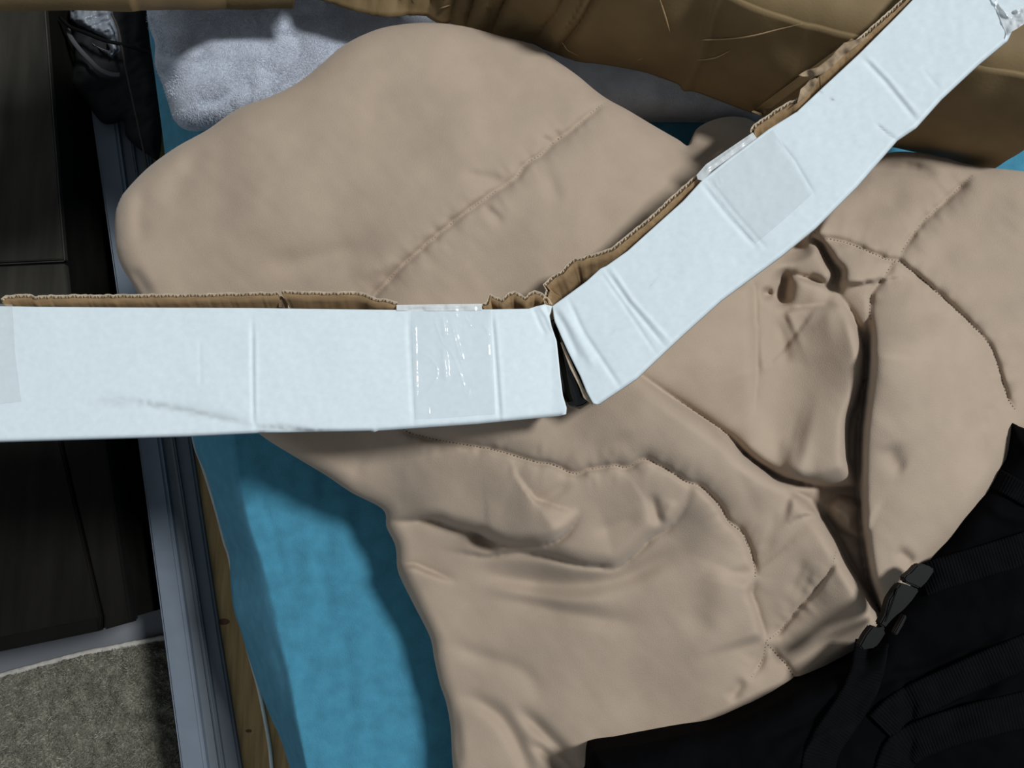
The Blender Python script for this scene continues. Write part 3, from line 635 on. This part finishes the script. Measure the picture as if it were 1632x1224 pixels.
# lower side wall folded under each half
for path in (LB, RB):
    p = resample(path, 6); a = P(p[:, 0], p[:, 1], car_z(p[:, 0], p[:, 1]) - .004)
    tng = np.gradient(a[:, :2], axis=0); nr = np.stack([-tng[:, 1], tng[:, 0]], 1); nr /= np.linalg.norm(nr, axis=1)[:, None] + 1e-9
    rows = []
    for t, ins_ in ((0, .0022), (.3, .004), (.7, .009), (1, .016)):
        q = a.copy(); q[:, :2] += nr * ins_; q[:, 2] -= .030 * t; rows.append(q)
    o = mesh('lower_wall', np.concatenate(rows), grid_faces(4, len(p)), [M['white'], M['kraft']], ca); s = o.modifiers.new('solid', 'SOLIDIFY'); s.thickness = .0008; s.offset = 0; s.material_offset = 1
# back wall: brown inside, fluted raw edge
def wall(path, crumple=0, drop=.030, smooth=True):
    p = resample(spline(path, 3) if smooth else path, 2.0)
    p = p + np.stack([.0 * p[:, 0], .9 * noise(p[:, 0], p[:, 1], 9, 81) + .5 * noise(p[:, 0], p[:, 1], 4, 82)], 1)
    zt_ = car_z(p[:, 0], p[:, 1]) - .002 + .0012 * noise(p[:, 0], p[:, 1], 22, 83)
    a = P(p[:, 0], p[:, 1], zt_); n = len(a)
    tg = np.gradient(resample(a, n=n), axis=0); k = 9; tg = np.stack([np.convolve(np.pad(tg[:, c], k, 'edge'), np.ones(2 * k + 1) / (2 * k + 1), 'valid') for c in range(3)], 1)
    nr = np.stack([-tg[:, 1], tg[:, 0], 0 * tg[:, 0]], 1); nr /= np.linalg.norm(nr, axis=1)[:, None] + 1e-9     # away from the white face
    def liner(off, m, name, th):
        rows = []
        for t in np.linspace(0, 1, 5):
            q = a + nr * off - nr * (.016 * t); q[:, 2] -= drop * t; rows.append(q)
        o = mesh(name, np.concatenate(rows), grid_faces(5, n)[:, ::-1], m, ca); s = o.modifiers.new('solid', 'SOLIDIFY'); s.thickness = th; s.offset = 0
        return o
    liner(0, [M['kraft']], 'inner_liner', .0007)
    liner(.0034, [M['kraft_edge']], 'outer_liner', .0006)
    s_ = np.r_[0, np.cumsum(np.linalg.norm(np.diff(a, axis=0), axis=1))]
    off = .0017 + .0014 * np.sin(2 * math.pi * s_ / .0062)
    r0 = a + nr * off[:, None]; r0[:, 2] -= .0006; r1 = r0 - nr * .004; r1[:, 2] -= .008
    o = mesh('flute', np.concatenate([r0, r1]), grid_faces(2, n), M['flute'], ca); o.modifiers.new('solid', 'SOLIDIFY').thickness = .0005
wall([(3, 482), (16, 476), (46, 475), (56, 479), (66, 477), (120, 476), (200, 475), (300, 474), (400, 472), (436, 471), (443, 470)])
wall([(450, 470), (456, 468), (480, 470), (520, 471), (562, 471), (580, 474), (598, 481), (615, 483), (632, 487)])
wall([(769, 489), (779, 486), (781, 473), (790, 478), (800, 482), (806, 478), (812, 472), (820, 470), (832, 477), (838, 480), (844, 472), (852, 469), (862, 473), (870, 480), (875, 488)], smooth=False)
wall([(875, 486), (872, 476), (877, 462), (871, 455), (880, 448), (884, 444), (897, 438), (905, 428), (917, 417), (930, 415), (942, 411), (956, 408), (975, 402), (1010, 375), (1050, 341), (1090, 303), (1113, 284)], smooth=False)
wall([(1202, 213), (1203, 206), (1210, 200), (1232, 185), (1258, 168), (1268, 165), (1280, 157), (1288, 145), (1290, 138), (1300, 126), (1312, 116)])
wall([(1306, 122), (1330, 100), (1362, 74), (1385, 54), (1412, 30), (1440, 5), (1480, -40)])
# dark slit between two wall pieces
prism('slit', [(443.5, 472), (449, 472), (449.5, 490), (444.5, 490)], ZC - .03, ZC - .009, M['flute'], ca, 0)
# torn paper curling off the back wall
Ut, Vt = coons([(1272, 120), (1285, 112), (1303, 107), (1322, 92), (1345, 68), (1368, 62), (1383, 57)], [(1280, 122), (1300, 122), (1312, 118), (1332, 101), (1350, 84), (1366, 72), (1384, 60)], [(1272, 120), (1280, 122)], [(1383, 57), (1384, 60)], 60, 8)
zt_ = car_z(Ut, Vt) + .004 + .002 * noise(Ut, Vt, 16, 91) + .0022 * noise(Ut + Vt, Ut - Vt, 22, 92)
o = sheet('torn_liner', Ut, Vt, zt_, M['torn'], ca, .0006); o['label'] = 'torn brown paper curl'
Ut, Vt = coons([(1276, 142), (1283, 136), (1290, 128), (1300, 124)], [(1270, 164), (1280, 157), (1292, 146), (1304, 128)], [(1276, 142), (1270, 164)], [(1300, 124), (1304, 128)], 26, 10)
zt_ = car_z(Ut, Vt) + .002 + .002 * noise(Ut, Vt, 13, 93)
o = sheet('torn_liner', Ut, Vt, zt_, M['torn'], ca, .0006); o['label'] = 'torn brown paper curl'
# raw brown lip at the tear of the right half
Ut, Vt = coons([(896, 545), (915, 586), (930, 618), (945, 640)], [(893, 546), (908, 586), (924, 618), (930, 634), (944, 645)], [(896, 545), (893, 546)], [(945, 640), (944, 645)], 50, 5)
o = sheet('torn_lip', Ut, Vt, car_z(Ut, Vt) - .004 - .0003 * (Vt - 545) * 0, M['kraft_edge'], ca, .0025); o['label'] = 'raw brown torn lip'
# tapes
def tape(name, top, bot, left, right, ridges, m, lift=.0006, step=1.3, wr=.00025, label=None):
    n_ = int(np.hypot(*np.diff(np.array(top, float), axis=0).T).sum() / step); m_ = int(np.hypot(*np.diff(np.array(left, float), axis=0).T).sum() / step)
    U, V = coons(top, bot, left, right, max(n_, 8), max(m_, 6))
    z = car_z(U, V) + lift + .0006 * noise(U, V, 70, 71) + wr * noise(U, V, 16, 95) + wr * .5 * noise(U, V, 6, 96)
    for p, h, wv in ridges:
        dd, s, t, *_ = pdist(U, V, spline(p, 2)); z += (.00034 * wv if wv < 6 and m is M['tape'] else h) * np.exp(-(dd / wv) ** 2) * np.clip(8 * np.minimum(t, 1 - t), 0, 1)
    o = sheet(name, U, V, z, m, ca)
    if label: o['label'] = label
    return o
tape('tape', [(655, 494.5), (720, 494.5), (783, 494)], [(662, 668), (700, 667), (790, 660)], [(655, 494.5), (658, 580), (662, 668)], [(783, 494), (786, 560), (790, 660)],
     [([(661, 506), (663, 560), (664, 640)], .0013, 1.9), ([(672, 560), (686, 571), (694, 582), (697, 592), (694, 606), (681, 625), (664, 640)], .0014, 2.0),
      ([(689, 498), (699, 530), (706, 547), (720, 563), (735, 600), (741, 624)], .0008, 1.9), ([(717, 506), (728, 550), (738, 588)], .0008, 1.8), ([(722, 508), (732, 548), (740, 580)], .0006, 1.6),
      ([(705, 503), (708, 520), (709, 537)], .0012, 4), ([(706, 553), (709, 580), (711, 610)], .0014, 5),
      ([(726, 497), (731, 508), (737, 502)], .0008, 1.5), ([(738, 497), (746, 512), (752, 522)], .0008, 1.6), ([(744, 498), (754, 508), (762, 504)], .0007, 1.4), ([(770, 516), (776, 526), (778, 536)], .001, 2.4), ([(778, 545), (779, 570)], .0007, 1.8), ([(738, 620), (745, 632), (748, 622), (745, 640)], .0008, 1.6), ([(683, 648), (684, 662)], .0008, 1.6), ([(728, 658), (732, 654)], .0008, 1.6)],
     M['tape'], label='wrinkled clear tape')
tape('tape_fold', [(632, 486), (700, 485), (768, 484)], [(632, 495), (700, 495.5), (768, 494.5)], [(632, 486), (632, 495)], [(768, 484), (768, 494.5)], [([(640, 489), (760, 488)], .001, 2)], M['tape_white'], .0004, wr=.0008, label='tape stretched over the open joint')
tape('tape', [(-60, 484), (0, 484), (20, 485)], [(-60, 650), (0, 644), (34, 640)], [(-60, 484), (-60, 650)], [(20, 485), (24, 560), (34, 640)], [], M['tape_matte'], label='greyish tape at the left end')
tape('tape', [(1128, 286), (1170, 252), (1232, 206)], [(1205, 388), (1250, 350), (1296, 308)], [(1128, 286), (1160, 335), (1205, 388)], [(1232, 206), (1265, 255), (1296, 308)], [([(1138, 283), (1144, 300)], .0008, 2), ([(1145, 278), (1150, 292)], .0008, 2)], M['tape_matte'], label='greyish tape on the right half')
tape('tape_fold', [(1110, 279), (1125, 262), (1160, 238), (1200, 211)], [(1120, 288), (1135, 272), (1165, 250), (1206, 220)], [(1110, 279), (1112, 286), (1120, 288)], [(1200, 211), (1206, 220)], [([(1118, 276), (1160, 245), (1200, 217)], .0012, 3)], M['tape_white'], .0012, wr=.0005, label='white taped tab over the back edge')
tape('tape_fold', [(1580, -20), (1592, 8), (1606, 20), (1640, 8)], [(1606, 60), (1610, 52), (1622, 45), (1650, 26)], [(1580, -20), (1590, 20), (1606, 60)], [(1640, 8), (1650, 26)], [([(1590, 5), (1610, 30)], .002, 4), ([(1600, 0), (1625, 20)], .002, 4)], M['tape_white'], .0015, wr=.0011, label='crumpled tape at the right end')
# dark glossy thing glimpsed inside the tear
th = np.linspace(0, 1, 30); c = np.stack([np.interp(th, [0, 1], [893, 925]), np.interp(th, [0, 1], [500, 652])], 1)
q = P(c[:, 0], c[:, 1], .666)
gb = tube('glossy_bar', q, .0135 * np.clip(np.sqrt(np.clip(1 - (2 * th - 1) ** 8, 0, 1)), .05, 1), M['gloss_black'], None, 20, .9)
tag(gb, 'small glossy black object glimpsed in the tear of the white carton', 'object')

# ------------------------------------------------------------------ black bag at the lower right
def bag_z(U, V, d):
    wd = 46; prof = np.sqrt(np.clip(1 - (1 - np.minimum(d / wd, 1)) ** 2, 0, 1))
    z = .588 + .034 * prof + .025 * np.clip(d / 300, 0, 1)
    for p, h, wv in (([(1330, 1130), (1420, 1080), (1500, 1060), (1640, 980)], -.007, 12), ([(1500, 900), (1560, 880), (1640, 850)], -.006, 9), ([(1480, 1180), (1560, 1100), (1640, 1060)], -.006, 14), ([(1200, 1180), (1280, 1150), (1340, 1100)], -.005, 12), ([(1440, 1060), (1450, 1140), (1440, 1240)], -.006, 10), ([(1560, 790), (1600, 820), (1650, 830)], .005, 12), ([(1250, 1240), (1300, 1180), (1370, 1156)], .005, 10)):
        dd, s, t, *_ = pdist(U, V, spline(p)); z += h * np.exp(-(dd / wv) ** 2) * np.clip(3 * np.minimum(t, 1 - t), 0, 1)
    return z + .003 * noise(U, V, 60, 101) * prof + .001 * noise(U, V, 20, 102)
bag = empty('black_bag', P(1500, 1050, .5), 'black nylon bag with webbing straps and a buckle, on the comforter', 'bag')
field('body', BAG, bag_z, M['black_cloth'], bag, 4, .06)
spB = spline(BAG, 4, True)
def webbing(path, wpx_, name='strap', lift=.003, z_abs=None):
    c = resample(spline(path, 3), 1.2); n = len(c)
    tg = np.gradient(c, axis=0); tg /= np.linalg.norm(tg, axis=1)[:, None]; nr = np.stack([-tg[:, 1], tg[:, 0]], 1)
    ms = 13; tt = np.linspace(-.5, .5, ms)
    U = c[None, :, 0] + tt[:, None] * wpx_ * nr[None, :, 0]; V = c[None, :, 1] + tt[:, None] * wpx_ * nr[None, :, 1]
    d = pdist(U, V, spB, True)[0]; d = np.where(inside(U, V, spB), d, 0)
    zc_ = bag_z(U, V, d); zc_ = np.maximum(zc_, zc_.mean(0)[None])
    s_ = np.arange(n) * 1.2
    z = zc_ + lift + .0004 * (np.sin(2 * math.pi * s_ / 5.0))[None] + (-.0012 * (np.abs(tt) > .45))[:, None]
    o = sheet(name, U, V, z, M['black_web'], bag, .0016)
    return o
webbing([(1470, 925), (1500, 915), (1560, 897), (1640, 872), (1700, 850)], 52)
webbing([(1390, 1022), (1382, 1070), (1366, 1110), (1340, 1150), (1312, 1195), (1300, 1250)], 54)
webbing([(1405, 1160), (1440, 1128), (1500, 1098), (1580, 1062), (1680, 1020)], 56)
webbing([(1585, 762), (1610, 775), (1640, 792), (1690, 815)], 34)
webbing([(1420, 1250), (1440, 1195), (1520, 1160), (1640, 1130)], 60)
# side-release buckle
zB = .642
bk = tag(bpy.data.objects.new('buckle', None)); COL.objects.link(bk); bk.parent = bag; bk.location = (0, 0, 0)
def bprism(name, poly, z0, z1, bev=.0012):
    o = prism(name, poly, z0, z1, M['plastic'], None, bev)
    o.parent = bk; off = bag.location
    for v_ in o.data.vertices: v_.co -= off
    return o
bprism('strap_loop', [(1440, 922), (1445, 915), (1451, 912), (1462, 899.5), (1470, 898), (1486, 904), (1490, 909), (1479, 926), (1467, 938), (1443, 928)], zB - .004, zB + .006)
bprism('socket', [(1436, 929), (1443, 930.5), (1466, 940), (1456, 955), (1441, 972), (1429, 981), (1420, 990), (1411, 1001), (1402, 995), (1411, 979), (1417, 955), (1426, 941)], zB - .005, zB + .007)
bprism('socket_rib', [(1430, 938), (1436, 936), (1418, 985), (1411, 992)], zB + .0068, zB + .0085, .0006)
bprism('prong', [(1425, 1010), (1434, 993), (1442, 979), (1446, 983), (1440, 996), (1430, 1013)], zB - .006, zB + .002, .0008)
bprism('prong', [(1403, 996), (1411, 1001), (1407, 1008), (1398, 1004)], zB - .005, zB + .001, .0006)
bprism('plug', [(1391, 997), (1399, 1000), (1413, 1007), (1405, 1021), (1396, 1032), (1376, 1036), (1370, 1030), (1380, 1011)], zB - .006, zB + .005)

# ------------------------------------------------------------------ bits in the gap beside the bed, top left
def lump(U, V, d, z0, h, w_, seed, sc=22, amp=.004):
    prof = np.sqrt(np.clip(1 - (1 - np.minimum(d / w_, 1)) ** 2, 0, 1))
    return z0 + h * prof + amp * noise(U, V, sc, seed) * prof + amp * .6 * noise(U + V, V, sc * .5, seed + 1) * prof
o = field('cloth_bag', [(112, 20), (118, 90), (114, 122), (116, 138), (135, 160), (155, 188), (166, 196), (182, 195), (197, 190), (200, 215), (215, 232), (236, 246), (252, 250), (256, 180), (246, 110), (236, 60), (232, -40), (115, -40)], lambda U, V, d: lump(U, V, d, .175, .028, 22, 111), M['dark_cloth'], None, 3, .004)
tag(o, 'dark charcoal cloth bag slumped in the gap between rail and mattress', 'bag')
o = field('plastic_bag', [(110, 14), (112, 30), (122, 38), (140, 46), (166, 58), (176, 62), (170, 68), (178, 82), (170, 80), (150, 72), (132, 54), (146, 68), (170, 86), (178, 92), (190, 78), (188, 50), (180, 25), (176, 8), (150, -20), (120, -20)], lambda U, V, d: lump(U, V, d, .205, .016, 10, 121, 9, .005), M['bag_white'], None, 2, .004, smooth_outline=False)
tag(o, 'crumpled pale plastic bag on the charcoal cloth bag', 'plastic bag')
def cord(name, p, z, r, m, label, cat, flat=1):
    p = spline(p, 3); q = P(p[:, 0], p[:, 1], np.interp(np.linspace(0, 1, len(p)), np.linspace(0, 1, len(z)), z))
    return tag(tube(name, q, r, m, None, 8, flat), label, cat)
cord('black_cable', [(96, 28), (112, 43), (135, 52), (165, 64), (200, 72), (236, 83), (246, 90)], [0.225, 0.230, 0.238, 0.238, 0.230], .0028, M['plastic'], 'thin black cable crossing over the pale plastic bag', 'cable')
cord('grey_strap', [(108, 46), (113, 60), (126, 78), (142, 95), (158, 110), (176, 118), (192, 119)], [0.214, 0.220, 0.224, 0.222, 0.218], .0036, M['grey_strap'], 'narrow grey strap curving below the black cable', 'strap', .4)
cord('hanging_cord', [(178, 22), (188, 45), (195, 80), (203, 120), (214, 170), (226, 225), (234, 266), (240, 300)], [0.240, 0.238, 0.236, 0.230, 0.226, 0.223], .0016, M['cord'], 'thin brown cord running down across the charcoal bag', 'cord')
